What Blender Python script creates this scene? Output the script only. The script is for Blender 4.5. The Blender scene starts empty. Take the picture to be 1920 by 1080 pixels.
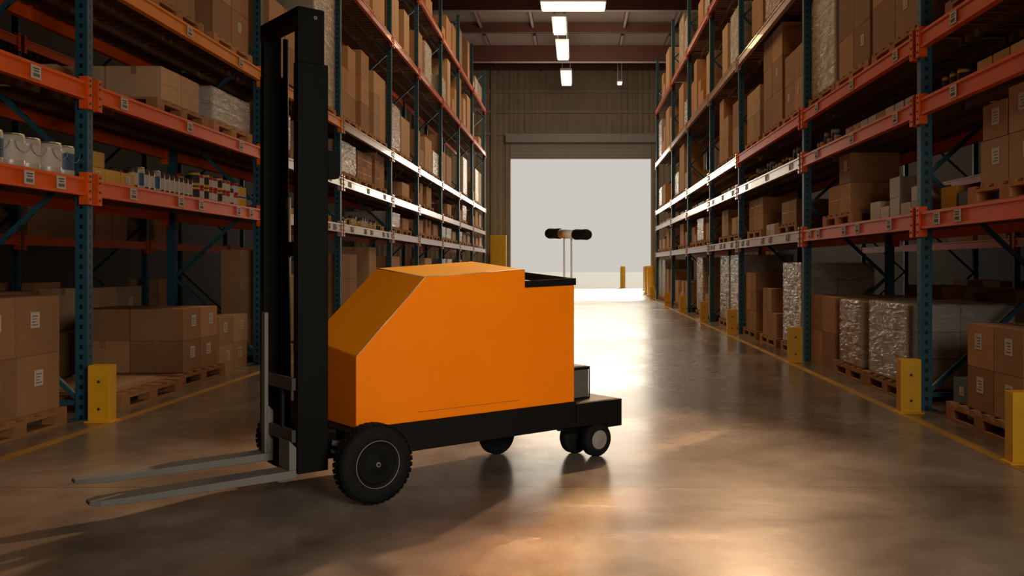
import bpy, math, random
from mathutils import Matrix, Vector
R = random.Random(11)
scene = bpy.context.scene
COL = scene.collection
F = 1700.0; H = 1.15

# ------------------------------------------------------------ materials
def mat(name, col, rough=.6, metal=0.0, ns=6.0, na=.15, bump=0.0, coat=0.0, objrand=0.0, emis=None, es=0, col2=None, spec=.5):
    m = bpy.data.materials.new(name); m.use_nodes = True
    nt = m.node_tree; N = nt.nodes; L = nt.links
    b = N['Principled BSDF']
    b.inputs['Roughness'].default_value = rough
    b.inputs['Metallic'].default_value = metal
    b.inputs['Coat Weight'].default_value = coat
    b.inputs['Specular IOR Level'].default_value = spec
    tc = N.new('ShaderNodeTexCoord')
    no = N.new('ShaderNodeTexNoise'); no.inputs['Scale'].default_value = ns; no.inputs['Detail'].default_value = 4
    L.new(tc.outputs['Object'], no.inputs['Vector'])
    mx = N.new('ShaderNodeMix'); mx.data_type = 'RGBA'
    L.new(no.outputs['Fac'], mx.inputs['Factor'])
    c2 = col2 if col2 else tuple(max(0, c*(1-2*na)) for c in col)
    mx.inputs['A'].default_value = (*c2, 1)
    mx.inputs['B'].default_value = (*[min(1, c*(1+na)) for c in col], 1)
    out = mx.outputs['Result']
    if objrand > 0:
        oi = N.new('ShaderNodeObjectInfo')
        mr = N.new('ShaderNodeMapRange'); mr.inputs['To Min'].default_value = 1-objrand; mr.inputs['To Max'].default_value = 1+objrand*.5
        L.new(oi.outputs['Random'], mr.inputs['Value'])
        hs = N.new('ShaderNodeHueSaturation'); L.new(out, hs.inputs['Color']); L.new(mr.outputs['Result'], hs.inputs['Value'])
        out = hs.outputs['Color']
    L.new(out, b.inputs['Base Color'])
    if bump > 0:
        n2 = N.new('ShaderNodeTexNoise'); n2.inputs['Scale'].default_value = ns*4; n2.inputs['Detail'].default_value = 5
        L.new(tc.outputs['Object'], n2.inputs['Vector'])
        bp = N.new('ShaderNodeBump'); bp.inputs['Strength'].default_value = bump; bp.inputs['Distance'].default_value = .02
        L.new(n2.outputs['Fac'], bp.inputs['Height']); L.new(bp.outputs['Normal'], b.inputs['Normal'])
    if emis:
        b.inputs['Emission Color'].default_value = (*emis, 1); b.inputs['Emission Strength'].default_value = es
    return m

M = {}
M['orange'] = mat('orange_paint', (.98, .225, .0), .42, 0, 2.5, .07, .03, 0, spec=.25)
M['orange_slope'] = mat('body_slope_orange', (.98, .3, .0), .42, 0, 2.5, .07, .03, 0, spec=.25)  # slightly yellower copy of the body orange for the bonnet slope
M['orange_top'] = mat('body_top_amber', (.97, .45, .0), .42, 0, 2.5, .07, .03, 0, spec=.3)  # yellower copy of the body orange for the cover's top faces
M['seam'] = mat('pale_edge_tan', (.62, .5, .3), .4, .3)  # pale tan for thin lines along the cover edges
M['black'] = mat('black_frame_paint', (.004, .004, .004), .6, 0, 6, .2, .05, spec=.2)
M['mast'] = mat('black_mast_paint', (.003, .0035, .003), .6, 0, 5, .2, .04, spec=.12)
M['fork'] = mat('grey_fork_steel', (.16, .155, .15), .6, .0, 7, .12, .05, spec=.3)
M['dgrey'] = mat('dark_grey_steel', (.05, .05, .05), .5, .3)
M['rubber'] = mat('tyre_rubber', (.006, .006, .006), .8, 0, 20, .2, .1, spec=.2)
M['rim'] = mat('black_rim_paint', (.004, .004, .004), .75, spec=.15)
M['silver'] = mat('bare_steel', (.35, .34, .32), .35, .7)
M['ring'] = mat('dull_grey_ring', (.28, .28, .27), .5, .2)
M['hubgrey'] = mat('caster_hub_grey', (.28, .27, .25), .7, spec=.2)
M['white_grip'] = mat('pale_plastic', (.6, .6, .58), .5)
M['glassgrey'] = mat('grey_panel', (.13, .13, .12), .35, .2)
M['upright'] = mat('blue_rack_paint', (.02, .095, .15), .5, .0, 4, .15, .05, spec=.35)
M['beam'] = mat('orange_beam_paint', (.88, .125, .005), .45, 0, 3, .15, .05, .0, spec=.2)
M['beam_y'] = mat('amber_beam_paint', (.88, .28, .01), .45, 0, 3, .15, .05, .0, spec=.25)
M['beam_glare'] = mat('beam_paint_door_glare', (.6, .37, .28), .3, 0, 2, .2, .03, .2)  # door glare on the beams painted into the colour as a pale tone
M['beam_r'] = mat('red_beam_paint', (.6, .09, .03), .45, 0, 3, .15, .05, .1, spec=.4)
M['deck'] = mat('brown_deck_board', (.17, .078, .034), .8, 0, 8, .3, .1)
M['card'] = mat('cardboard', (.45, .245, .115), .85, 0, 3, .1, .08, 0, .35)
M['card2'] = mat('pale_cardboard', (.53, .35, .2), .85, 0, 3, .1, .08, 0, .3)
M['tape'] = mat('packing_tape', (.36, .22, .11), .35, 0, 10, .1)
M['paper'] = mat('white_paper', (.6, .58, .54), .7, 0, 20, .05)
M['ink'] = mat('black_ink', (.03, .03, .03), .7)
M['wood'] = mat('pallet_wood', (.48, .24, .09), .85, 0, 9, .25, .15, 0, .3)
M['yellow'] = mat('yellow_guard_paint', (.8, .44, .01), .5, 0, 5, .12, .08)
M['wline'] = mat('yellow_floor_paint', (.5, .27, .03), .55, 0, 3, .35, .03)
M['whitecan'] = mat('white_tin', (.55, .53, .48), .35, .1, 8, .08)
M['label_b'] = mat('blue_print', (.05, .11, .22), .5)
M['red'] = mat('red_print', (.4, .03, .02), .5)
M['darkjar'] = mat('dark_jar', (.12, .06, .03), .3)
M['ycarton'] = mat('yellow_carton', (.65, .38, .03), .6, 0, 5, .1, 0, 0, .25)
M['bcarton'] = mat('blue_carton', (.1, .17, .27), .6, 0, 5, .1, 0, 0, .25)
M['wcarton'] = mat('white_carton', (.55, .53, .5), .6, 0, 5, .1, .05, 0, .25)
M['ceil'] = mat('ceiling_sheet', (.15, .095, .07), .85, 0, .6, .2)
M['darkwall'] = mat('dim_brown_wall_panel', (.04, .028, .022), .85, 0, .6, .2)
M['purlin'] = mat('red_roof_steel', (.12, .038, .026), .6, 0, 2, .2)
M['housing'] = mat('lamp_housing', (.4, .4, .38), .5)
M['lamp'] = mat('lamp_diffuser', (.9, .85, .75), .5, emis=(1, .9, .72), es=2.0)
M['outside'] = mat('pale_concrete_yard', (.44, .43, .40), .9, 0, .3, .05)

def add_holes(m):
    nt = m.node_tree; N = nt.nodes; L = nt.links; b = N['Principled BSDF']
    src = b.inputs['Base Color'].links[0].from_socket
    tc = N.new('ShaderNodeTexCoord'); sp = N.new('ShaderNodeSeparateXYZ'); L.new(tc.outputs['Object'], sp.inputs[0])
    def ma(op, a, bb=None, v=None):
        n = N.new('ShaderNodeMath'); n.operation = op
        L.new(a, n.inputs[0])
        if bb is not None: L.new(bb, n.inputs[1])
        if v is not None: n.inputs[1].default_value = v
        return n.outputs[0]
    ax = ma('ABSOLUTE', sp.outputs[0]); ay = ma('ABSOLUTE', sp.outputs[1])
    c = ma('LESS_THAN', ma('MINIMUM', ax, ay), v=.012)
    z = ma('LESS_THAN', ma('FRACT', ma('DIVIDE', sp.outputs[2], v=.075)), v=.45)
    k = ma('MULTIPLY', c, z)
    mx = N.new('ShaderNodeMix'); mx.data_type = 'RGBA'
    L.new(k, mx.inputs['Factor']); L.new(src, mx.inputs['A']); mx.inputs['B'].default_value = (.004, .008, .012, 1)
    L.new(mx.outputs['Result'], b.inputs['Base Color'])
add_holes(M['upright'])

def floor_mat():
    m = bpy.data.materials.new('polished_concrete'); m.use_nodes = True
    nt = m.node_tree; N = nt.nodes; L = nt.links; b = N['Principled BSDF']
    tc = N.new('ShaderNodeTexCoord')
    n1 = N.new('ShaderNodeTexNoise'); n1.inputs['Scale'].default_value = .6; n1.inputs['Detail'].default_value = 7; n1.inputs['Distortion'].default_value = 1.0
    n2 = N.new('ShaderNodeTexNoise'); n2.inputs['Scale'].default_value = 5; n2.inputs['Detail'].default_value = 8
    for n in (n1, n2): L.new(tc.outputs['Object'], n.inputs['Vector'])
    r1 = N.new('ShaderNodeValToRGB')
    r1.color_ramp.elements[0].position = .32; r1.color_ramp.elements[0].color = (.14, .11, .09, 1)
    r1.color_ramp.elements[1].position = .7; r1.color_ramp.elements[1].color = (.34, .29, .25, 1)
    L.new(n1.outputs['Fac'], r1.inputs[0])
    r2 = N.new('ShaderNodeValToRGB')
    r2.color_ramp.elements[0].position = .3; r2.color_ramp.elements[0].color = (.7, .68, .66, 1)
    r2.color_ramp.elements[1].position = .7; r2.color_ramp.elements[1].color = (1, 1, 1, 1)
    L.new(n2.outputs['Fac'], r2.inputs[0])
    mx = N.new('ShaderNodeMix'); mx.data_type = 'RGBA'; mx.blend_type = 'MULTIPLY'; mx.inputs['Factor'].default_value = 1
    L.new(r1.outputs[0], mx.inputs['A']); L.new(r2.outputs[0], mx.inputs['B'])
    sp = N.new('ShaderNodeSeparateXYZ'); L.new(tc.outputs['Object'], sp.inputs[0])
    def ma(op, a, v=None, bb=None):
        n = N.new('ShaderNodeMath'); n.operation = op; L.new(a, n.inputs[0])
        if v is not None: n.inputs[1].default_value = v
        if bb is not None: L.new(bb, n.inputs[1])
        return n.outputs[0]
    fy = ma('LESS_THAN', ma('FRACT', ma('DIVIDE', ma('ADD', sp.outputs[1], 1.3), 6.0)), .0012)
    mj = N.new('ShaderNodeMix'); mj.data_type = 'RGBA'
    L.new(fy, mj.inputs['Factor']); L.new(mx.outputs['Result'], mj.inputs['A']); mj.inputs['B'].default_value = (.06, .04, .03, 1)
    L.new(mj.outputs['Result'], b.inputs['Base Color'])
    rr = N.new('ShaderNodeMapRange'); rr.inputs['To Min'].default_value = .14; rr.inputs['To Max'].default_value = .38
    L.new(n1.outputs['Fac'], rr.inputs['Value']); L.new(rr.outputs['Result'], b.inputs['Roughness'])
    bp = N.new('ShaderNodeBump'); bp.inputs['Strength'].default_value = .06; bp.inputs['Distance'].default_value = .02
    L.new(n2.outputs['Fac'], bp.inputs['Height']); L.new(bp.outputs['Normal'], b.inputs['Normal'])
    return m
M['floor'] = floor_mat()

def wall_mat():
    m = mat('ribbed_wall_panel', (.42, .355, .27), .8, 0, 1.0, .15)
    nt = m.node_tree; N = nt.nodes; L = nt.links; b = N['Principled BSDF']
    tc = N.new('ShaderNodeTexCoord'); w = N.new('ShaderNodeTexWave'); w.bands_direction = 'X'; w.inputs['Scale'].default_value = 1.2
    L.new(tc.outputs['Object'], w.inputs['Vector'])
    bp = N.new('ShaderNodeBump'); bp.inputs['Strength'].default_value = .6; bp.inputs['Distance'].default_value = .05
    L.new(w.outputs['Fac'], bp.inputs['Height']); L.new(bp.outputs['Normal'], b.inputs['Normal'])
    return m
M['wall'] = wall_mat()

def film_mat():
    m = bpy.data.materials.new('stretch_film'); m.use_nodes = True
    nt = m.node_tree; N = nt.nodes; L = nt.links; N.remove(N['Principled BSDF'])
    o = N['Material Output']
    t = N.new('ShaderNodeBsdfTransparent'); g = N.new('ShaderNodeBsdfPrincipled')
    g.inputs['Base Color'].default_value = (.62, .57, .52, 1); g.inputs['Roughness'].default_value = .22
    tc = N.new('ShaderNodeTexCoord'); mp = N.new('ShaderNodeMapping'); mp.inputs['Scale'].default_value = (2, 2, 9)
    no = N.new('ShaderNodeTexNoise'); no.inputs['Scale'].default_value = 2.5; no.inputs['Detail'].default_value = 5; no.inputs['Distortion'].default_value = 1
    L.new(tc.outputs['Object'], mp.inputs[0]); L.new(mp.outputs[0], no.inputs['Vector'])
    mr = N.new('ShaderNodeMapRange'); mr.inputs['From Min'].default_value = .35; mr.inputs['From Max'].default_value = .7
    mr.inputs['To Min'].default_value = .12; mr.inputs['To Max'].default_value = .75
    L.new(no.outputs['Fac'], mr.inputs['Value'])
    bp = N.new('ShaderNodeBump'); bp.inputs['Strength'].default_value = .8; bp.inputs['Distance'].default_value = .04
    L.new(no.outputs['Fac'], bp.inputs['Height']); L.new(bp.outputs['Normal'], g.inputs['Normal'])
    mx = N.new('ShaderNodeMixShader'); L.new(mr.outputs['Result'], mx.inputs[0]); L.new(t.outputs[0], mx.inputs[1]); L.new(g.outputs[0], mx.inputs[2])
    L.new(mx.outputs[0], o.inputs['Surface'])
    return m
M['film'] = film_mat()

# ------------------------------------------------------------ mesh builder
class MB:
    def __init__(s): s.v = []; s.f = []; s.m = []; s.sm = []; s.mats = []
    def mi(s, k):
        if k not in s.mats: s.mats.append(k)
        return s.mats.index(k)
    def face(s, idx, k, sm=False): s.f.append(idx); s.m.append(s.mi(k)); s.sm.append(sm)
    def prism(s, a, b, k):
        n = len(a); o = len(s.v); s.v += [tuple(p) for p in a] + [tuple(p) for p in b]
        s.face(list(range(o, o+n))[::-1], k); s.face(list(range(o+n, o+2*n)), k)
        for i in range(n):
            j = (i+1) % n; s.face([o+i, o+j, o+n+j, o+n+i], k)
        return o
    def box(s, x0, x1, y0, y1, z0, z1, k):
        s.prism([(x0, y0, z0), (x1, y0, z0), (x1, y1, z0), (x0, y1, z0)], [(x0, y0, z1), (x1, y0, z1), (x1, y1, z1), (x0, y1, z1)], k)
    def mbox(s, mtx, sx, sy, sz, k):
        c = [Vector((a*sx/2, b*sy/2, d*sz/2)) for d in (-1, 1) for a, b in ((-1, -1), (1, -1), (1, 1), (-1, 1))]
        c = [mtx @ p for p in c]; s.prism(c[:4], c[4:], k)
    def bar(s, p0, p1, w, t, k):
        p0 = Vector(p0); p1 = Vector(p1); d = p1-p0
        q = d.to_track_quat('Z', 'Y').to_matrix().to_4x4()
        s.mbox(Matrix.Translation((p0+p1)/2) @ q, w, t, d.length, k)
    def cyl(s, p0, p1, r, k, seg=20, r2=None):
        p0 = Vector(p0); p1 = Vector(p1); d = (p1-p0); q = d.to_track_quat('Z', 'Y').to_matrix()
        if r2 is None: r2 = r
        o = len(s.v)
        for p, rr in ((p0, r), (p1, r2)):
            for i in range(seg):
                a = 2*math.pi*i/seg; s.v.append(tuple(p + q @ Vector((rr*math.cos(a), rr*math.sin(a), 0))))
        s.face(list(range(o, o+seg))[::-1], k); s.face(list(range(o+seg, o+2*seg)), k)
        for i in range(seg):
            j = (i+1) % seg; s.face([o+i, o+j, o+seg+j, o+seg+i], k, True)
    def lathe(s, prof, org, axis, k, seg=40, sm=True, kf=None, caps=True):
        org = Vector(org); q = Vector(axis).to_track_quat('Z', 'Y').to_matrix(); o = len(s.v); n = len(prof)
        for r, h in prof:
            for i in range(seg):
                a = 2*math.pi*i/seg; s.v.append(tuple(org + q @ Vector((r*math.cos(a), r*math.sin(a), h))))
        for p in range(n-1 if caps else n):
            kk = kf[p] if kf else k; p2 = (p+1) % n
            for i in range(seg):
                j = (i+1) % seg; s.face([o+p*seg+i, o+p*seg+j, o+p2*seg+j, o+p2*seg+i], kk, sm)
        if caps:
            s.face(list(range(o, o+seg))[::-1], kf[0] if kf else k); s.face(list(range(o+(n-1)*seg, o+n*seg)), kf[-1] if kf else k)
    def mesh(s, name):
        import bmesh
        me = bpy.data.meshes.new(name); me.from_pydata(s.v, [], s.f)
        for k in s.mats: me.materials.append(M[k])
        for i, p in enumerate(me.polygons): p.material_index = s.m[i]; p.use_smooth = s.sm[i]
        bm = bmesh.new(); bm.from_mesh(me); bmesh.ops.recalc_face_normals(bm, faces=bm.faces); bm.to_mesh(me); bm.free()
        me.update(); return me

def mk(name, me, loc=(0, 0, 0), parent=None, bevel=0, rotz=0, label=None, cat=None, group=None, kind=None):
    if isinstance(me, MB): me = me.mesh(name)
    o = bpy.data.objects.new(name, me); COL.objects.link(o)
    o.location = loc; o.rotation_euler[2] = rotz
    if parent: o.parent = parent
    if bevel:
        b = o.modifiers.new('bevel', 'BEVEL'); b.width = bevel; b.segments = 2; b.limit_method = 'ANGLE'; b.angle_limit = math.radians(35)
    if label: o['label'] = label
    if cat: o['category'] = cat
    if group: o['group'] = group
    if kind: o['kind'] = kind
    return o
def empty(name, loc, label, cat, rotz=0, group=None):
    o = bpy.data.objects.new(name, None); COL.objects.link(o); o.location = loc; o.rotation_euler[2] = rotz; o.empty_display_size = .1
    o['label'] = label; o['category'] = cat
    if group: o['group'] = group
    return o

# ------------------------------------------------------------ room shell
XL, XR, YB, YF, ZC = -11.0, 10.0, -2.5, 45.0, 11.0
b = MB(); b.box(XL, XR, YB, YF+.3, -.12, 0, 'floor'); mk('floor', b, kind='structure', label='polished brown concrete warehouse floor', cat='floor')
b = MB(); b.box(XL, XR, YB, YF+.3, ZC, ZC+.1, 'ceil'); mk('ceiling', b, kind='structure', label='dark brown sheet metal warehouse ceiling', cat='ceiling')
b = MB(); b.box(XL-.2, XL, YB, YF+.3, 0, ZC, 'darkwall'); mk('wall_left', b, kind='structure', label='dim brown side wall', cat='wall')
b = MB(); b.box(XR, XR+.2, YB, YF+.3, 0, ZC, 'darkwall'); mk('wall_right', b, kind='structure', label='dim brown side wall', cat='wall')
b = MB(); b.box(XL-.2, XR+.2, YB-.2, YB, 0, ZC, 'darkwall'); mk('wall_near_blocker', b, kind='structure', label='unseen brown end wall added to block sky light', cat='wall')  # unseen wall, added to keep sky light off the near floor
dx0 = (957-1080)/F*YF; dx1 = (1221-1080)/F*YF; dz = H+(498-297)/F*YF
b = MB()
b.box(XL, dx0, YF, YF+.3, 0, ZC, 'wall'); b.box(dx1, XR, YF, YF+.3, 0, ZC, 'wall'); b.box(dx0, dx1, YF, YF+.3, dz, ZC, 'wall')
mk('wall_far', b, kind='structure', label='ribbed beige end wall with a big doorway', cat='wall')
b = MB()
b.box(dx0-.22, dx0-.02, YF-.12, YF-.002, 0, dz+.9, 'wall'); b.box(dx1+.02, dx1+.2, YF-.12, YF-.002, 0, dz+.9, 'wall')
b.box(dx0-.2, dx1+.2, YF-.5, YF-.13, dz+.75, dz+1.15, 'housing')
b.box(dx0, dx1, YF-.1, YF-.02, dz-.02, dz+.75, 'wcarton')
for i in range(5): b.box(dx0, dx1, YF-.13, YF-.1, dz+.02+i*.15, dz+.04+i*.15, 'housing')
mk('door_1', b, kind='structure', label='open roll-up loading door with raised curtain', cat='door')
b = MB()
for z in (7.6, 8.7, 9.7): b.box(XL, XR, YF-.14, YF-.003, z, z+.16, 'wall')
for x in (-8, -5.6, -4.2, 4.6, 7.5): b.box(x, x+.25, YF-.25, YF-.15, 0, ZC, 'wall')
for i in range(22):
    x = dx0 + i*.36
    if x < dx1+.3: b.box(x, x+.06, YF-.07, YF-.003, dz+1.2, ZC, 'wall')
mk('trim_1', b, kind='structure', label='steel girts and columns on end wall', cat='wall framing')
b = MB()
for i, y in enumerate([3, 8, 13, 18, 23, 28, 33, 37, 41, 44]): b.box(XL, XR, y, y+.22, ZC-.55 if i % 2 == 0 else ZC-.32, ZC-.001, 'purlin')
for x in (-6, -3.9, -1.8, 1.9, 3.9, 6): b.box(x, x+.1, YB, YF, ZC-.2, ZC-.001, 'purlin')
b.box(XL, XR, 38.2, 38.5, ZC-1.25, ZC-.56, 'purlin')
mk('trim_2', b, kind='structure', label='dark red steel roof beams and purlins', cat='roof beams')
for nm, x in (('trim_3', 2.53), ('trim_4', -3.41)):
    b = MB(); b.box(x-.04, x+.04, YB, 40, 0, .002, 'wline'); mk(nm, b, kind='structure', label='worn yellow safety line painted on floor', cat='floor line')
b = MB(); b.box(-60, 60, YF+.3, 160, -.14, -.02, 'outside'); mk('ground', b, label='pale sunlit concrete yard outside the door', cat='ground', kind='structure')
def bollard(x, y, r, h):
    b = MB(); b.lathe([(r*1.3, 0), (r*1.3, .02), (r, .02), (r, h-.08), (r*.8, h-.02), (r*.4, h)], (0, 0, 0), (0, 0, 1), 'yellow', 20)
    mk('bollard', b, (x, y, 0 if y < 45 else -.02), label='yellow steel bollard by the loading door', cat='bollard', group='bollards at the loading door')
for x, y in ((2.95, 37.5), (3.25, 41.0), (3.4, 44), (2.85, 34.5), (2.45, 47.5)): bollard(x, y, .14, 1.15)
b = MB(); b.box(0, .75, 0, .35, .0, 2.6, 'yellow'); b.box(.08, .67, -.02, 0, .2, 2.4, 'yellow')
mk('door_control_cabinet', b, ((920-1080)/F*43.5, 43.3, 0), label='tall yellow steel cabinet beside loading door', cat='cabinet', bevel=.01)

# ------------------------------------------------------------ ceiling lamps
def strip(x, y, w, l):
    e = empty('ceiling_strip_light', (x, y, 9.5), 'bright warm white strip light hanging below roof', 'ceiling light', group='strip lights under the roof')
    b = MB(); b.box(-w/2, w/2, -l/2, l/2, .03, .12, 'housing'); mk('lamp_housing', b, parent=e)
    b = MB(); b.box(-w/2+.03, w/2-.03, -l/2+.03, l/2-.03, -.05, .028, 'lamp'); mk('lamp_diffuser', b, parent=e, bevel=.02)
    for sx in (-.35, .35):
        for sy in (-.4, .4):
            b = MB(); b.cyl((sx*w, sy*l, .12), (sx*w, sy*l, ZC-9.5-.0), .012, 'housing', 8); mk('hanger_rod', b, parent=e)
strip(-.43, 40.4, .5, 3.0); strip(-.52, 35.3, .5, 2.8); strip(-.58, 31.6, .5, 2.2); strip(-.09, 29.2, 2.1, .9); strip(-.62, 27.6, .42, 1.2)
strip(2.0, 41.5, .25, .5)

# ------------------------------------------------------------ racks
DR, DL = 2.737, 3.645
YR = [3.55, 7.25, 10.95, 15.3, 18.6, 22.3, 26.0, 31.0]
YLt = [3.1, 6.81, 10.54, 14.08, 17.96, 21.0, 24.7, 28.4, 32.1, 36.4]
LR = [1.506, 2.40, 2.93, 4.56, 6.35]
LL = [1.733, 2.444, 3.34, 5.6, 7.35]
DEP = 1.1
beam_cache = {}
def beam_mesh(L, k):
    key = (round(L, 2), k)
    if key in beam_cache: return beam_cache[key]
    b = MB()
    b.box(-.02, .02, .045, L-.045, -.065, .065, k)
    b.box(-.028, .028, .045, L-.045, .045, .066, k); b.box(-.028, .028, .045, L-.045, -.066, -.045, k)
    for y in (0.04, L-.1):
        b.box(-.034, .034, y, y+.06, -.13, .11, k)
        for z in (-.09, -.03, .04, .08):
            for sx in (-1, 1): b.cyl((sx*.034, y+.03, z), (sx*.04, y+.03, z), .009, 'dgrey', 6)
    beam_cache[key] = b.mesh('shelf_beam'); return beam_cache[key]
deck_cache = {}
def deck_mesh(L):
    key = round(L, 2)
    if key in deck_cache: return deck_cache[key]
    b = MB(); n = int((L-.12)/.16)
    for i in range(n):
        y = .06+i*(L-.12)/n; b.box(.035, DEP-.035, y, y+.1, .045, .064, 'deck')
    for x in (.35, .7): b.box(x, x+.05, .05, L-.05, -.01, .044, 'deck')
    deck_cache[key] = b.mesh('shelf_deck'); return deck_cache[key]
lb = MB(); lb.box(-.002, .002, -.055, .055, -.045, .045, 'paper')
for i, (z, w) in enumerate(((.022, .035), (.005, .028))):
    for sx in (-1, 1): lb.box(sx*.0025-.0008, sx*.0025+.0008, -w, w, z, z+.007, 'ink')
for i in range(7):
    y = -.035+i*.011
    for sx in (-1, 1): lb.box(sx*.0025-.0008, sx*.0025+.0008, y, y+.004+.003*(i % 2), -.03, -.008, 'ink')
LBL = lb.mesh('shelf_label')

def rack(S, d, ys, levels, top, colf, label, labels=True, rear=True):
    root = empty('pallet_rack', (S*d, ys[0], 0), label, 'warehouse rack')
    fb = MB()
    fb.box(-.045, .045, -.04, .04, .006, top, 'upright'); fb.box(-.08, .08, -.07, .07, 0, .006, 'upright')
    xr = S*(DEP-.1)
    fb.box(xr-.045, xr+.045, -.04, .04, .006, top, 'upright'); fb.box(xr-.08, xr+.08, -.07, .07, 0, .006, 'upright')
    z = .15; k = 0
    while z < top-1.0:
        a = (S*.04, 0, z) if k % 2 == 0 else (xr-S*.04, 0, z)
        c = (xr-S*.04, 0, z+.85) if k % 2 == 0 else (S*.04, 0, z+.85)
        fb.bar(a, c, .035, .035, 'upright'); z += .87; k += 1
    fb.bar((S*.04, 0, .12), (xr-S*.04, 0, .12), .035, .035, 'upright')
    fm = fb.mesh('upright_frame')
    for y in ys: mk('upright_frame', fm, (S*.05, y-ys[0], 0), root)
    for i in range(len(ys)-1):
        L = ys[i+1]-ys[i]
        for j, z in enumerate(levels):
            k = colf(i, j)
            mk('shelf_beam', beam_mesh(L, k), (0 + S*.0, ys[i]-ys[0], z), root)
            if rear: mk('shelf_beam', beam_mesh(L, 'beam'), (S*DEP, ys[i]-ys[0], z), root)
            dk = mk('shelf_deck', deck_mesh(L), (0, ys[i]-ys[0], z), root)
            if S < 0: dk.scale = (-1, 1, 1)
            if labels and i < 4 and j < (3 if i < 2 else 2):
                for t in ((.16, .4, .52, .78, .88) if j == 0 else (.12, .45, .8)):
                    if ys[i]+t*L < 5.5: continue
                    mk('shelf_label', LBL, (-S*.031, ys[i]-ys[0]+t*L, z), root)
    return root
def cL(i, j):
    if j == 2: return 'beam_y' if i < 3 else 'beam_glare'
    if j in (0, 1): return 'beam' if i < 2 else 'beam_glare'
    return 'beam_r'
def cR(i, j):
    if j in (0, 1): return 'beam' if i < 2 else 'beam_glare'
    if j == 2: return 'beam' if i < 3 else 'beam_glare'
    if j == 3: return 'beam_glare'
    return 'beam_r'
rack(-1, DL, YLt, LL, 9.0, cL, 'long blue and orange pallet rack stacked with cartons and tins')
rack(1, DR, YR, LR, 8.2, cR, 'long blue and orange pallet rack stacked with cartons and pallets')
rack(-1, 7.6, [5.0, 8.7, 12.4, 16.1, 19.8, 23.5], [1.5, 2.6, 4.2], 6.5, lambda i, j: 'beam', 'orange pallet rack standing in the next aisle', False, False)
rack(1, 6.7, [6.5, 10.2, 13.9, 17.6, 21.3], [1.5, 2.6, 4.2], 6.5, lambda i, j: 'beam', 'orange pallet rack standing in the next aisle', False, False)

gb = MB(); gb.prism([(-.08, -.05, 0), (.08, -.05, 0), (.08, .05, 0), (-.08, .05, 0)], [(-.08, -.05, .42), (.08, -.05, .42), (.08, .05, .42), (-.08, .05, .42)], 'yellow')
gb.box(-.1, .1, -.07, .07, 0, .012, 'yellow')
for z in (.1, .3): gb.cyl((0, -.05, z), (0, -.056, z), .012, 'dgrey', 8)
GM = gb.mesh('post_guard')
def guard(x, y): mk('post_guard', GM, (x, y, 0), bevel=.008, label='yellow steel guard bolted to floor at rack foot', cat='rack guard', group='yellow rack foot guards')
for y in YLt[1:]: guard(-DL+.155, y-.13)
for y in YR[1:]: guard(DR-.135, y-.16)
guard(2.60, 5.28)

# ------------------------------------------------------------ goods
BOXV = {'A': (.5, .4, .3), 'B': (.5, .35, .24), 'C': (.5, .5, .4), 'D': (.42, .3, .34), 'E': (.55, .6, .45), 'F': (.3, .26, .18), 'G': (.25, .22, .12)}
BM = {}
def boxmesh(v, k):
    if (v, k) in BM: return BM[(v, k)]
    x, y, z = BOXV[v]; b = MB(); g = .004
    b.prism([(-x/2, -y/2, 0), (x/2, -y/2, 0), (x/2, y/2, 0), (-x/2, y/2, 0)], [(-x/2, -y/2, z-g), (x/2, -y/2, z-g), (x/2, y/2, z-g), (-x/2, y/2, z-g)], k)
    b.box(-x/2+.002, -.002, -y/2+.002, y/2-.002, z-g, z, k); b.box(.002, x/2-.002, -y/2+.002, y/2-.002, z-g, z, k)
    b.box(-.025, .025, -y/2-.001, y/2+.001, z-.0005, z+.0006, 'tape')
    for s in (-1, 1): b.box(-.025, .025, s*y/2-.0012, s*y/2+.0012, z-.07, z, 'tape')
    for s in (-1, 1): b.box(s*x/2-.0008, s*x/2+.0008, -y/2+.01, y/2-.01, z*.5-.001, z*.5+.001, 'tape')
    BM[(v, k)] = b.mesh('cardboard_box'); return BM[(v, k)]
boxes = []
def addbox(v, k, x, y, z, rot, S, lab): boxes.append((math.hypot(x, y)+abs(z-1.5)*.3, v, k, (x, y, z), rot, S, lab))
pb = MB()
for i in range(6): pb.box(-.5, .5, -.55+i*.2, -.55+i*.2+.1, .108, .13, 'wood')
for x in (-.5, -.05, .4):
    pb.box(x, x+.1, -.55, .55, .086, .108, 'wood'); pb.box(x, x+.1, -.55, .55, 0, .02, 'wood')
    for y in (-.55, -.07, .41): pb.box(x, x+.1, y, y+.14, .02, .086, 'wood')
PM = pb.mesh('pallet')
def pallet(x, y, z, rot=0): mk('wooden_pallet', PM, (x, y, z), rotz=rot, label='light wooden shipping pallet under stacked goods', cat='pallet', group='wooden shipping pallets')
def load(S, d, y, z, v, nc, nr, k='card', pal=True, inset=.0, rows=1, ragged=True, lab=.25):
    X = S*(d+.06+inset); bx, by, bz = BOXV[v]
    if pal:
        pallet(S*(d+.05+inset+.5), y, z+.001); z += .133
    w = nc*(by+.012)
    for r in range(rows):
        for c in range(nc):
            n = nr if not ragged else max(1, nr-R.choice((0, 0, 0, 1)))
            for q in range(n):
                addbox(v, k, X+S*(bx/2+.02+r*(bx+.012)), y-w/2+(c+.5)*(by+.012), z+q*(bz+.002), R.uniform(-.01, .01), S, R.random() < lab)
wm_cache = {}
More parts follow.
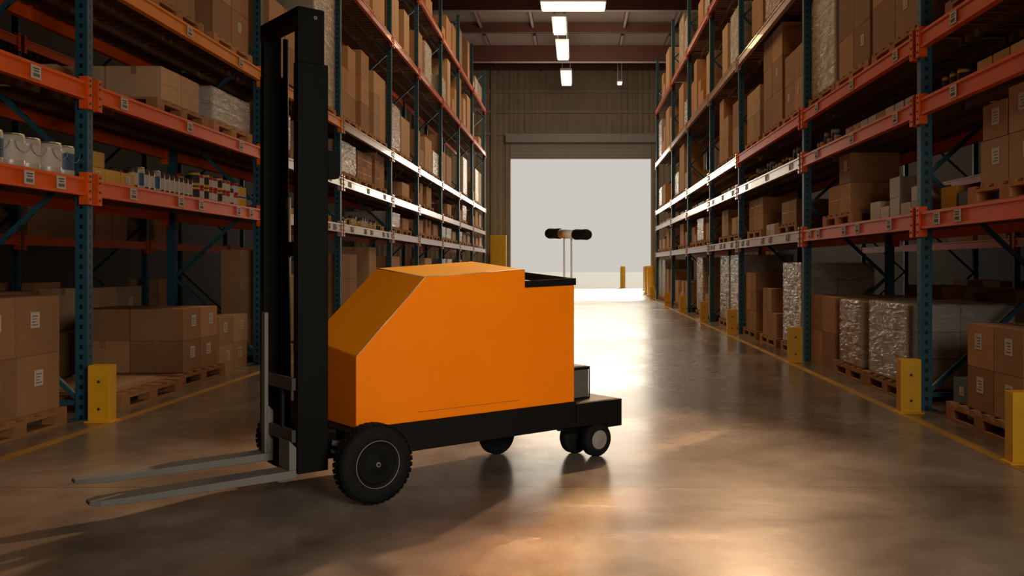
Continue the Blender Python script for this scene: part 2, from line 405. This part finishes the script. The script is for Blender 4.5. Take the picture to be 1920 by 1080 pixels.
def wrapped(S, d, y, z, h, pal=True, w=1.0, k='wcarton', dep=.9, lab='stack of cartons wrapped in clear stretch film'):
    if pal: pallet(S*(d+.05+.5), y, z+.001); z += .133
    n = max(2, round(h/.22)); key = (n, round(h, 2), w, k, dep)
    if key not in wm_cache:
        b = MB(); hh = h/n; ny = max(2, round(w/.34)); nx = 2
        for q in range(n):
            for i in range(ny):
                for j in range(nx):
                    b.box(-dep/2+j*dep/nx+.005, -dep/2+(j+1)*dep/nx-.005, -w/2+i*w/ny+.005, -w/2+(i+1)*w/ny-.005, q*hh, (q+1)*hh-.006, k)
        a = b.mesh('carton_stack'); b = MB()
        e = .012; b.box(-dep/2-e, dep/2+e, -w/2-e, w/2+e, .004, h+.01, 'film')
        wm_cache[key] = (a, b.mesh('stretch_film'))
    a, fm = wm_cache[key]
    e = empty('wrapped_pallet_load', (S*(d+.08+dep/2), y, z+.002), lab, 'wrapped goods', group='film-wrapped carton loads')
    mk('carton_stack', a, parent=e); mk('stretch_film', fm, parent=e, bevel=.02)

def z_top(l): return l+.066
def can_mesh(r, h, kbody, kband, klid, name):
    b = MB()
    prof = [(r*.97, 0), (r, .006), (r, h*.2), (r, h*.75), (r, h-.014), (r*.96, h-.01), (r*.96, h), (r*.85, h), (r*.83, h-.006)]
    b.lathe(prof, (0, 0, 0), (0, 0, 1), kbody, 24, True, [kbody, kbody, kband, kbody, klid, klid, klid, klid])
    return b.mesh(name)
cw = [can_mesh(.088, .22, 'whitecan', 'paper', 'silver', 'paint_can'), can_mesh(.088, .22, 'whitecan', 'label_b', 'silver', 'paint_can')]
hb = MB()
for i in range(10):
    a0 = math.pi*i/10; a1 = math.pi*(i+1)/10
    hb.cyl((0, -.089*math.cos(a0), .17-.07*math.sin(a0)), (0, -.089*math.cos(a1), .17-.07*math.sin(a1)), .0022, 'silver', 6)
HM = hb.mesh('wire_handle')
for i, (x, y) in enumerate([(-3.76, 6.62), (-3.74, 6.42), (-3.76, 6.2), (-3.74, 5.99), (-3.76, 5.79), (-3.97, 6.54), (-3.97, 6.3), (-3.96, 6.08), (-4.2, 6.5)]):
    c = mk('paint_can', cw[1 if i in (0, 4) else 0], (x, y, z_top(LL[0])+.001), label='white metal paint can with wire handle', cat='paint can', group='paint cans on rack shelf')
    mk('wire_handle', HM, (0.09, 0, 0), c)
jar = {}
jh = {'j': .19, 'k': .2, 'r': .13, 't': .12, 'y': .14}
for nm, (r, h, a, bnd, l) in {'j': (.045, .19, 'darkjar', 'paper', 'ink'), 'k': (.05, .2, 'wcarton', 'label_b', 'silver'), 'r': (.05, .13, 'red', 'paper', 'red'), 't': (.055, .12, 'whitecan', 'ycarton', 'ink'), 'y': (.055, .14, 'ycarton', 'ink', 'ink')}.items():
    jar[nm] = can_mesh(r, h, a, bnd, l, 'tin')
lab_j = {'j': 'dark jar with white label and black lid', 'k': 'white tin with blue label', 'r': 'small red tin with pale label', 't': 'small white and yellow tin', 'y': 'small yellow tin with black band'}
def tins(S, d, y0, y1, z, kinds, step=.12, rows=2, stack=1):
    y = y0
    while y < y1:
        for r in range(rows):
            k = R.choice(kinds)
            for q in range(stack if k in 'rty' else 1):
                mk('tin', jar[k], (S*(d+.14+r*.15), y, z+q*(jh[k]+.001)), rotz=R.uniform(0, 6), label=lab_j[k], cat='tin', group='jars and tins on rack shelves')
        y += step
def cartons(S, d, y0, y1, z, ks, vs=('F', 'G'), maxn=2):
    y = y0
    while y < y1:
        v = R.choice(vs); bx, by, bz = BOXV[v]; k = R.choice(ks)
        for q in range(R.randint(1, maxn)): addbox(v, k, S*(d+.1+bx/2), y+by/2, z+q*(bz+.002), R.uniform(-.03, .03), S, R.random() < .3)
        y += by+.025
# ---- LEFT near
load(-1, DL, 6.03, 0, 'C', 2, 2, ragged=False, rows=2, lab=.9)
load(-1, DL, 4.9, 0, 'C', 2, 3, ragged=False, rows=1)
pallet(-DL-.45, 7.72, .0)
fb_ = MB(); fb_.box(-.45, .4, -.5, .5, 0, .012, 'card'); fb_.box(-.4, .3, -.42, .46, .012, .025, 'card2'); mk('flattened_carton', fb_, (-DL-.45, 7.72, .132), label='flat brown cardboard sheets lying on a pallet', cat='cardboard')
load(-1, DL, 9.0, 0, 'A', 2, 2, 'card', ragged=False, lab=.9, rows=2)
load(-1, DL, 10.0, 0, 'A', 2, 2, 'card2', ragged=False, lab=.9, rows=1, pal=False, inset=.05)
load(-1, DL, 8.4, 0, 'E', 2, 2, 'card', pal=False, inset=1.6, rows=1)
load(-1, DL, 10.2, 0, 'E', 3, 2, 'card2', pal=False, inset=1.6, rows=1)
cartons(-1, DL, 6.98, 7.5, z_top(LL[0]), ['ycarton'], ('G',), 2)
tins(-1, DL, 7.74, 8.9, z_top(LL[0]), ['j', 'k', 'j', 'j'], .1, 3)
tins(-1, DL, 8.98, 10.35, z_top(LL[0]), ['r', 't', 'y', 'j', 'r'], .115, 2, 2)
load(-1, DL, 8.55, z_top(LL[1]), 'A', 2, 1, 'card2', ragged=False, rows=2, lab=0)
load(-1, DL, 7.55, z_top(LL[1]), 'B', 2, 1, 'card', ragged=False, rows=1, lab=0, pal=False, inset=.4)
wrapped(-1, DL, 9.8, z_top(LL[1]), .34, True, 1.05, 'wcarton')
load(-1, DL, 9.8, z_top(LL[2]), 'C', 2, 4, 'card', rows=1)
load(-1, DL, 8.45, z_top(LL[2]), 'A', 2, 4, 'card', rows=1)
load(-1, DL, 7.45, z_top(LL[2]), 'A', 1, 3, 'card2', pal=False)
load(-1, DL, 11.3, 0, 'C', 2, 3, 'card'); load(-1, DL, 12.9, 0, 'E', 2, 2, 'card2')
tins(-1, DL, 10.8, 13.9, z_top(LL[0]), ['j', 'y', 't', 'k'], .15, 1)
wrapped(-1, DL, 11.3, z_top(LL[1]), .45); load(-1, DL, 12.9, z_top(LL[1]), 'B', 3, 2, 'card2')
wrapped(-1, DL, 13.42, z_top(LL[2]), 1.7, True, 1.1, 'wcarton'); load(-1, DL, 11.6, z_top(LL[2]), 'E', 2, 3, 'card')
load(-1, DL, 14.8, z_top(LL[2]), 'C', 2, 3, 'card', lab=0); load(-1, DL, 16.0, z_top(LL[2]), 'E', 1, 3, 'card', lab=0, ragged=False); load(-1, DL, 17.2, z_top(LL[2]), 'C', 2, 3, 'card2', lab=0)
wrapped(-1, DL, 14.8, z_top(LL[1]), .5, True, 1.0, 'card2'); load(-1, DL, 16.0, z_top(LL[1]), 'B', 3, 2, 'card'); load(-1, DL, 17.2, z_top(LL[1]), 'A', 2, 2, 'card')
tins(-1, DL, 14.4, 17.7, z_top(LL[0]), ['j', 'y', 't'], .17, 1)
load(-1, DL, 14.9, 0, 'C', 2, 3, 'card'); load(-1, DL, 16.6, 0, 'E', 1, 3, 'card2')
# ---- RIGHT near
pallet(DR+.55, 6.28, .001)
for r in range(2):
    for q in range(2):
        for c in range(2): addbox('A', 'card', DR+.34+r*.512, 5.93+c*.412, .134+q*.302, 0, 1, True)
addbox('F', 'bcarton', DR+.26, 6.70, .134, .05, 1, True)
load(1, DR, 5.1, 0, 'C', 1, 2, 'card', pal=False)
wrapped(1, DR, 8.19, 0, .68, True, 1.0, 'wcarton')
wrapped(1, DR, 9.3, 0, .66, True, .7, 'card2')
load(1, DR, 10.62, 0, 'C', 1, 2, 'card', ragged=False, lab=.3, rows=2, pal=False)
load(1, DR, 10.11, 0, 'C', 1, 2, 'card', ragged=False, lab=.3, rows=2, pal=False)
load(1, DR, 8.6, 0, 'E', 3, 2, 'card', pal=False, inset=1.5)
load(1, DR, 11.0, 0, 'E', 3, 2, 'card2', pal=False, inset=1.5)
load(1, DR, 5.9, z_top(LR[0]), 'A', 2, 1, 'card2', ragged=False, lab=1)
for i, (v, k, y) in enumerate([('A', 'card2', 5.7), ('B', 'card', 6.1)]): addbox(v, k, DR+.33, y, z_top(LR[0])+.134+.303, 0, 1, True)
cartons(1, DR, 6.5, 6.72, z_top(LR[0]), ['bcarton'], ('G',), 2); cartons(1, DR, 6.78, 7.0, z_top(LR[0]), ['ycarton'], ('F',), 1)
cartons(1, DR, 7.45, 8.7, z_top(LR[0]), ['wcarton'], ('F', 'G'), 2)
load(1, DR, 9.7, z_top(LR[0]), 'A', 2, 1, 'card', ragged=False, lab=.6)
addbox('A', 'card', DR+.33, 9.5, z_top(LR[0])+.134+.304, 0, 1, True)
cartons(1, DR, 7.6, 9.5, z_top(LR[1]), ['wcarton', 'wcarton', 'card2'], ('G',), 1)
tins(1, DR, 9.9, 10.7, z_top(LR[1]), ['t', 'k'], .14, 1)
cartons(1, DR, 5.7, 6.3, z_top(LR[1]), ['ycarton'], ('G',), 1)
tins(1, DR, 6.7, 7.0, z_top(LR[1]), ['y'], .14, 1)
load(1, DR, 8.0, z_top(LR[2]), 'E', 2, 3, 'card', ragged=False, rows=1); load(1, DR, 9.2, z_top(LR[2]), 'C', 2, 3, 'card', ragged=False)
wrapped(1, DR, 10.33, z_top(LR[2]), 1.15, True, .95, 'wcarton')
load(1, DR, 6.3, z_top(LR[2]), 'C', 2, 3, 'card2')
load(1, DR, 14.6, 0, 'A', 2, 3, 'card'); wrapped(1, DR, 11.8, 0, 1.05, True, 1.0, 'card2'); load(1, DR, 13.2, 0, 'D', 3, 2, 'card')
load(1, DR, 12, z_top(LR[0]), 'A', 2, 1, 'card'); load(1, DR, 14.2, z_top(LR[0]), 'B', 3, 2, 'card')
cartons(1, DR, 12.7, 13.4, z_top(LR[0]), ['wcarton', 'card2'], ('F',), 1)
tins(1, DR, 11.2, 15.1, z_top(LR[1]), ['t', 'y', 'k'], .2, 1)
load(1, DR, 11.7, z_top(LR[2]), 'C', 2, 2, 'card'); load(1, DR, 13.0, z_top(LR[2]), 'E', 2, 3, 'card', ragged=False); load(1, DR, 14.4, z_top(LR[2]), 'C', 2, 2, 'card2')
def fill(S, d, ys, levels, top, starts):
    for i in range(len(ys)-1):
        for j in range(-1, len(levels)):
            if i < starts.get(j, 0): continue
            z = 0 if j < 0 else z_top(levels[j])
            zt = (levels[j+1] if j+1 < len(levels) else levels[-1]+1.9)-.1
            av = zt-z-.14
            y = ys[i]+.68
            while y < ys[i+1]-.58:
                t = R.random()
                if av < .3:
                    cartons(S, d, y-.4, y+.4, z, ['wcarton', 'card2', 'ycarton', 'card'], ('G',), 1)
                elif t < .1 and j >= 0 : pass
                elif t < .33:
                    wrapped(S, d, y, z, round(min(av-.08, R.choice((.6, .9, 1.2))), 1), True, 1.0, R.choice(('wcarton', 'card2')))
                else:
                    v = R.choice(('A', 'C', 'E', 'C')) if av > .6 else R.choice(('B', 'A', 'F'))
                    n = max(1, min(int((av-.03)/BOXV[v][2]), R.choice((2, 2, 3))))
                    load(S, d, y, z, v, int(1.08/(BOXV[v][1]+.012)), n, R.choice(('card', 'card', 'card2')))
                y += R.choice((1.16, 1.2, 1.3))
fill(-1, DL, YLt, LL, 9, {-1: 4, 0: 4, 1: 4, 2: 4, 3: 3, 4: 4})
fill(1, DR, YR, LR, 8, {-1: 3, 0: 3, 1: 3, 2: 3, 3: 2, 4: 3})
for S, d, ylist in ((-1, 7.6, (9.4, 10.8, 13.2, 15, 17)), (1, 6.7, (11.2, 12.6, 14.8, 16))):
    for y in ylist:
        load(S, d, y, 0, 'E', 1, 2, 'card', pal=False); load(S, d, y, z_top(1.5), 'C', 2, 2, 'card2', pal=False)

boxes.sort(key=lambda t: t[0])
LIM = 290
sl = MB(); sl.box(-.001, .001, -.05, .05, -.055, .055, 'paper')
for i in range(4):
    for s in (-1, 1): sl.box(s*.0014-.0005, s*.0014+.0005, -.035, .03-.012*(i % 3), .015-.02*i+.01, .02-.02*i+.01, 'ink')
SLM = sl.mesh('shipping_label')
LABEL = {'card': 'brown taped cardboard shipping box', 'card2': 'pale tan taped cardboard box', 'ycarton': 'small yellow product carton', 'bcarton': 'small blue product carton', 'wcarton': 'small white product carton'}
CATN = {'card': ('cardboard_box', 'cardboard box'), 'card2': ('cardboard_box', 'cardboard box'), 'ycarton': ('product_carton', 'carton'), 'bcarton': ('product_carton', 'carton'), 'wcarton': ('product_carton', 'carton')}
rest = MB()
for n, (dist, v, k, loc, rot, S, lab) in enumerate(boxes):
    if n < LIM:
        nm, ct = CATN[k]
        where = ' on the floor pallet stack' if loc[2] < 1.3 else ' stacked on a rack shelf'
        o = mk(nm, boxmesh(v, k), loc, rotz=rot, label=LABEL[k]+where, cat=ct, group='cartons stored in the racks')
        if lab and dist < 14:
            x, y, z = BOXV[v]; lo = mk('shipping_label', SLM, (-S*(x/2+.0018), R.uniform(-.1, .1)*y, z*.6 if z > .2 else z*.5), o)
            if z < .2: lo.scale = (1, .7, .6)
    else:
        x, y, z = BOXV[v]; X, Y, Z = loc
        rest.box(X-x/2, X+x/2, Y-y/2, Y+y/2, Z, Z+z, k)
if rest.v: mk('cardboard_box', rest, label='many brown cardboard boxes stacked along distant rack shelves', cat='cardboard boxes', kind='stuff', group='cartons stored in the racks')

# ------------------------------------------------------------ forklift
A = (-.982, 4.393, 0)
T = empty('electric_stacker_forklift', A, 'orange wedge-bodied walk-behind forklift with tall black mast and grey forks', 'forklift', rotz=math.radians(40))
near = [(-.04, .348), (-.04, .7056), (.349, 1.092), (.993, 1.129), (.993, 1.026), (1.354, 1.036), (1.354, .348)]
farp = [(-.04, .348), (-.04, .7586), (.349, 1.135), (.993, 1.176), (.993, 1.05), (1.354, 1.06), (1.354, .348)]
b = MB(); a_ = [(s, .10, z) for s, z in near]; c_ = [(s, .64, z) for s, z in farp]
b.prism(a_, c_, 'orange')
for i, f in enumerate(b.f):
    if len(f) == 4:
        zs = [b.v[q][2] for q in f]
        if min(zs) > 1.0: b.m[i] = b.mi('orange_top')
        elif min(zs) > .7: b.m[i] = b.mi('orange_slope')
mk('body_cover', b, parent=T, bevel=.006, label='orange sheet metal cover with sloped bonnet')
for p, q in (((-.04, .10, .7056), (.349, .10, 1.092)), ((.349, .10, 1.092), (.993, .10, 1.129)), ((.349, .64, 1.135), (.349, .10, 1.092))):
    b = MB(); b.cyl(p, q, .0026, 'seam', 8)
    mk('edge_seam', b, parent=T, label='pale thin edge seam')
b = MB(); b.box(.3, .95, .0985, .0995, .395, .397, 'darkjar'); mk('lower_seam', b, parent=T)
b = MB(); b.box(-.03, .8, .66, .86, .34, .74, 'orange'); mk('side_box', b, parent=T, bevel=.01)
b = MB()
b.prism([(.995, .095, 1.026), (1.362, .095, 1.036), (1.362, .095, 1.076), (.995, .095, 1.064)], [(.995, .112, 1.026), (1.362, .112, 1.036), (1.362, .112, 1.076), (.995, .112, 1.064)], 'black')
b.prism([(1.345, .112, 1.036), (1.362, .112, 1.036), (1.362, .645, 1.064), (1.345, .645, 1.064)], [(1.345, .112, 1.076), (1.362, .112, 1.076), (1.362, .645, 1.112), (1.345, .645, 1.112)], 'black')
b.prism([(.995, .63, 1.05), (1.345, .63, 1.062), (1.345, .63, 1.11), (.995, .63, 1.11)], [(.995, .645, 1.05), (1.345, .645, 1.062), (1.345, .645, 1.11), (.995, .645, 1.11)], 'black')
mk('tray_rim', b, parent=T, label='black rim around the rear tray')
b = MB()
b.box(-.1, 1.36, .092, .65, .2, .346, 'black'); b.box(1.36, 1.70, .085, .66, .2, .336, 'black')
b.box(1.60, 1.715, .08, .665, .172, .335, 'black'); b.box(-.16, -.1, .2, .6, .2, .33, 'black'); b.box(1.37, 1.69, .1, .645, .336, .339, 'dgrey')
mk('chassis_frame', b, parent=T, bevel=.005)
b = MB(); b.cyl((0, .06, .198), (0, .94, .198), .028, 'black', 16); b.box(-.05, .05, .09, .9, .17, .25, 'black')
mk('front_axle', b, parent=T)
b = MB(); b.cyl((-.15, .14, .29), (.02, .09, .25), .014, 'silver', 12); b.cyl((-.15, .14, .25), (-.06, .14, .22), .01, 'silver', 10); mk('brace_rod', b, parent=T, label='bare steel brace rod')
def wheel(t, sgn):
    e = bpy.data.objects.new('front_wheel', None); COL.objects.link(e); e.parent = T; e.location = (0, t, .194)
    e.empty_display_size = .05
    ax = (0, sgn, 0); r = .190; w = .048
    b = MB()
    b.lathe([(.098, -w), (.14, -w-.004), (r-.02, -w), (r-.006, -w+.012), (r-.001, -w+.03), (r-.001, w-.03), (r-.006, w-.012), (r-.02, w), (.14, w+.004), (.102, w), (.099, w-.012)], (0, 0, 0), ax, 'rubber', 64)
    n = 40
    for i in range(n):
        for sd in (-1, 1):
            a = 2*math.pi*(i+(.5 if sd > 0 else 0))/n
            mt = Matrix.Rotation(a, 4, 'Y') @ Matrix.Translation((0, sd*w*.47, r)) @ Matrix.Rotation(sd*.45, 4, 'Z')
            b.mbox(mt, .021, w*.8, .005, 'rubber')
    mk('tyre', b, parent=e)
    b = MB(); b.lathe([(.0985, -.04), (.0985, .038), (.095, .044), (.085, .042), (.04, .04), (.035, .045), (.001, .045)], (0, 0, 0), ax, 'rim', 48)
    mk('wheel_rim', b, parent=e)
    b = MB(); b.lathe([(.1125, .046), (.1125, .0525), (.1148, .0525), (.1148, .046)], (0, 0, 0), ax, 'ring', 64, caps=False)
    mk('rim_ring', b, parent=e, label='thin grey ring')
    b = MB(); b.cyl((0, sgn*.045, 0), (0, sgn*.055, 0), .012, 'silver', 16); b.cyl((0, sgn*.055, 0), (0, sgn*.059, 0), .006, 'black', 10)
    mk('hub_cap', b, parent=e, label='small steel hub bolt')
wheel(0, -1); wheel(.98, 1)
def caster(s, t, r, top, twin):
    e = bpy.data.objects.new('caster', None); COL.objects.link(e); e.parent = T; e.location = (s, t, 0); e.empty_display_size = .05
    tt = (-.0, .15) if twin else (0,)
    for q in tt:
        b = MB(); b.lathe([(r*.6, -.032), (r*.92, -.032), (r, -.02), (r, .02), (r*.92, .032), (r*.6, .032)], (-.04 if q else 0, q, r), (0, -1, 0), 'rubber', 40)
        mk('caster_wheel', b, parent=e)
        b = MB(); b.lathe([(r*.56, -.034), (r*.56, .036), (r*.5, .038), (r*.12, .036), (r*.1, .042)], (-.04 if q else 0, q, r), (0, -1, 0), 'rubber' if q or not twin else 'hubgrey', 32)
        mk('caster_hub', b, parent=e, label='round caster hub')
    b = MB(); m_ = .075 if twin else .06
    b.box(-.05, .03, m_-.02, m_+.02, r*.8, top, 'black'); b.cyl((0, tt[0], r), (0, max(tt[-1], m_), r), .012, 'black', 12); b.box(-.07, .06, m_-.035, m_+.035, top-.012, top, 'black')
    mk('caster_bracket', b, parent=e)
caster(1.543, .125, .102, .2, True)
caster(1.12, .56, .12, .2, False)
b = MB(); b.cyl((1.25, .13, .19), (1.5, .2, .14), .006, 'black', 8); mk('linkage_rod', b, parent=T)
b = MB(); b.box(1.372, 1.548, .2, .48, .341, .53, 'glassgrey'); b.box(1.366, 1.556, .193, .488, .34, .352, 'black')
b.box(1.366, 1.556, .193, .488, .518, .536, 'black')
for x in (1.366, 1.548): b.box(x, x+.008, .193, .2, .35, .52, 'black')
b.box(1.38, 1.54, .21, .47, .536, .54, 'dgrey')
mk('control_box', b, parent=T, bevel=.002, label='small grey box with black edges')
e = bpy.data.objects.new('tiller', None); COL.objects.link(e); e.parent = T; e.location = (1.46, .29, .536); e.empty_display_size = .05
for t in (-.035, .035):
    b = MB(); b.cyl((0, t, 0), (0, t, .79), .006, 'white_grip', 12); b.cyl((0, t, 0), (0, t, .012), .014, 'dgrey', 12); mk('tiller_rod', b, parent=e)
b = MB(); b.cyl((0, -.075, .803), (0, .075, .812), .028, 'white_grip', 24); mk('grip_sleeve', b, parent=e, label='pale centre sleeve')
for sg in (-1, 1):
    b = MB(); prof = [(.028, 0), (.033, .01), (.031, .06), (.033, .11), (.028, .126), (.016, .136)]
    b.lathe(prof, (0, sg*.068, .8075+sg*.0045), (0, sg*1.0, .03*sg), 'rubber', 24); mk('hand_grip', b, parent=e, label='black rubber hand grip')
def part(nm, bb, bev=.004, lab=None, par=T): return mk(nm, bb, parent=par, bevel=bev, label=lab)
me_ = bpy.data.objects.new('mast', None); COL.objects.link(me_); me_.parent = T; me_.location = (0, 0, 0); me_.empty_display_size = .05
for nm, t0, t1, s1 in (('n', .18, .235, -.148), ('f', .61, .665, -.19)):
    b = MB(); b.box(-.303, s1, t0, t1, .15, 2.13, 'mast')
    part('outer_post', b, .004, None, me_)
    b = MB(); b.box(-.300, s1-.018, t0+.006, t1-.006, 2.13, 2.392, 'mast'); 
    part('inner_post', b, .003, None, me_)
b = MB(); b.box(-.302, -.25, .185, .662, 2.31, 2.395, 'mast'); b.box(-.302, -.17, .185, .662, 2.385, 2.395, 'mast'); part('top_crossbar', b, .003, None, me_)
b = MB(); b.box(-.29, -.2, .235, .61, .16, .24, 'mast'); part('lower_crossbar', b, .003, None, me_)
b = MB(); b.box(-.23, -.19, .235, .61, 1.2, 1.27, 'mast'); part('middle_crossbar', b, .003, None, me_)
b = MB(); b.cyl((-.22, .53, .2), (-.22, .53, 1.5), .026, 'mast', 20); b.cyl((-.22, .53, 1.5), (-.22, .53, 2.31), .014, 'mast', 16); part('lift_cylinder', b, 0, None, me_)
b = MB(); b.cyl((-.215, .178, 2.35), (-.215, .181, 2.35), .009, 'silver', 14); b.cyl((-.215, .176, 2.35), (-.215, .178, 2.35), .004, 'ink', 8); part('mast_bolt', b, 0, 'small steel bolt', me_)
b = MB(); b.box(-.148, -.085, .19, .25, 1.58, 1.715, 'mast'); part('mast_bracket', b, .003, None, me_)
b = MB(); b.box(-.16, -.09, .2, .64, .2, .34, 'black'); part('mast_mount', b, .003, None, me_)
b = MB(); b.box(-.325, -.304, .2, .61, .30, .36, 'dgrey'); b.box(-.325, -.304, .2, .61, .55, .61, 'dgrey'); b.box(-.32, -.306, .33, .36, .3, .6, 'black')
part('fork_carriage', b, .003, 'dark grey carriage bars')
def fork(t0, t1, z0, ztop, tu, stip):
    b = MB(); th = .04; c = (t0+t1)/2; hw = (t1-t0)/2
    a = [(-.30, t0, z0), (-.30, t1, z0), (-1.05, t1, z0+.002), (stip+.04, c+hw*.8, z0+.008), (stip, c+hw*.5, z0+.012), (stip, c-hw*.5, z0+.012), (stip+.04, c-hw*.8, z0+.008), (-1.05, t0, z0+.002)]
    d = [(x, y, z0+th if x > -1 else z0+th-.008) for x, y, z in a]
    d[4] = (stip, c+hw*.5, z0+.028); d[5] = (stip, c-hw*.5, z0+.028)
    b.prism(a, d, 'fork')
    b.prism([(-.337, t0, z0+th), (-.30, t0, z0+th), (-.30, t0, ztop*.35+.1), (-.337, t0, ztop*.35+.14)], [(-.337, tu, z0+th), (-.30, tu, z0+th), (-.30, tu, ztop*.35+.1), (-.337, tu, ztop*.35+.14)], 'fork')
    if ztop > .5: b.box(-.345, -.325, t0, tu-.015, z0+th, ztop, 'fork')
    part('fork', b, .004, 'flat grey steel fork tine')
fork(.2, .33, .128, .495, .33, -1.19)
fork(.49, .61, .168, .915, .55, -1.19)

# ------------------------------------------------------------ light
w = bpy.data.worlds.new('World'); scene.world = w; w.use_nodes = True
bg = w.node_tree.nodes['Background']; bg.inputs[0].default_value = (1, .955, .86, 1); bg.inputs[1].default_value = .6
def area(loc, tgt, sx, sy, p, col, spread=180, roll=0):
    l = bpy.data.lights.new('area', 'AREA'); l.shape = 'RECTANGLE'; l.size = sx; l.size_y = sy; l.energy = p; l.color = col; l.spread = math.radians(spread)
    o = bpy.data.objects.new('area_light', l); COL.objects.link(o); o.location = loc
    q = (Vector(tgt)-Vector(loc)).to_track_quat('-Z', 'Y').to_matrix() @ Matrix.Rotation(roll, 3, 'Z')
    o.rotation_euler = q.to_euler(); return o
warm = (1, .64, .33)
for y, p in ((7, 55), (13, 150), (19, 190), (25, 220)): area((-.4, y, 10.2), (-.4, y, 0), 2.5, 2.5, p, warm)
area((-.3, 33, 9.3), (-.3, 33, 0), 2, 2, 180, warm)
area((.3, 33, 8.9), (.3, 45, 7.5), 3, 1.5, 120, (1, .8, .57))  # added lamp to brighten the far wall
area((.3, 30, 7.0), (.3, 31, 11), 3, 3, 38, (1, .75, .5))  # added upward lamp to brighten the ceiling
area((.2, YF-1, 5.2), (.0, 10, 1), 6.5, 3, 560, (1, .87, .68))  # added lamp inside the doorway to strengthen its daylight
sl_ = bpy.data.lights.new('sun', 'SUN'); sl_.energy = 3.4; sl_.angle = math.radians(3); sl_.color = (1, .92, .76)
so = bpy.data.objects.new('sun_light', sl_); COL.objects.link(so); so.rotation_euler = Vector((-.12, -1, -.42)).to_track_quat('-Z', 'Y').to_euler()
def spot(loc, tgt, ang, p, col, blend=.3, r=.1):
    l = bpy.data.lights.new('spot', 'SPOT'); l.spot_size = math.radians(ang); l.spot_blend = blend; l.energy = p; l.color = col; l.shadow_soft_size = r
    o = bpy.data.objects.new('spot_light', l); COL.objects.link(o); o.location = loc
    o.rotation_euler = (Vector(tgt)-Vector(loc)).to_track_quat('-Z', 'Y').to_euler()
spot((2.3, 11.4, 5.2), (-.6, 4.5, 0), 34, 3000, (1, .62, .34), .75, .1)  # unseen spot added above the aisle, standing in for sunlight
def beam(tx, ty, w_, l_, p, hd=5.2, hh=4.4, roll=0, sp=4):  # added unseen lamp that throws a window-light patch on the floor
    area((tx+.431*hd, ty+.902*hd, hh), (tx, ty, 0), w_, l_, p, (1, .58, .27), sp, roll)
beam(.10, 4.35, .30, .30, 1.8); beam(-.12, 3.65, .34, .36, 2.2); beam(.42, 3.75, .4, .36, 1.0)
beam(.64, 5.85, .05, .8, .7, 4.2, 3.4, math.radians(-16), 3)
area((1.9, -.3, 2.0), (-.55, 5.0, .85), 1.8, 1.2, 52, (1, .86, .68), 90)  # added fill light near the camera, aimed at the forklift

# ------------------------------------------------------------ camera
c = bpy.data.cameras.new('Camera'); co = bpy.data.objects.new('Camera', c); COL.objects.link(co)
co.location = (0, 0, H); co.rotation_euler = (math.radians(90), 0, 0)
c.sensor_width = 36; c.lens = F/1920*36; c.shift_x = -120/1920; c.shift_y = -42/1920; c.clip_end = 500
scene.camera = co
scene.view_settings.view_transform = 'Standard'
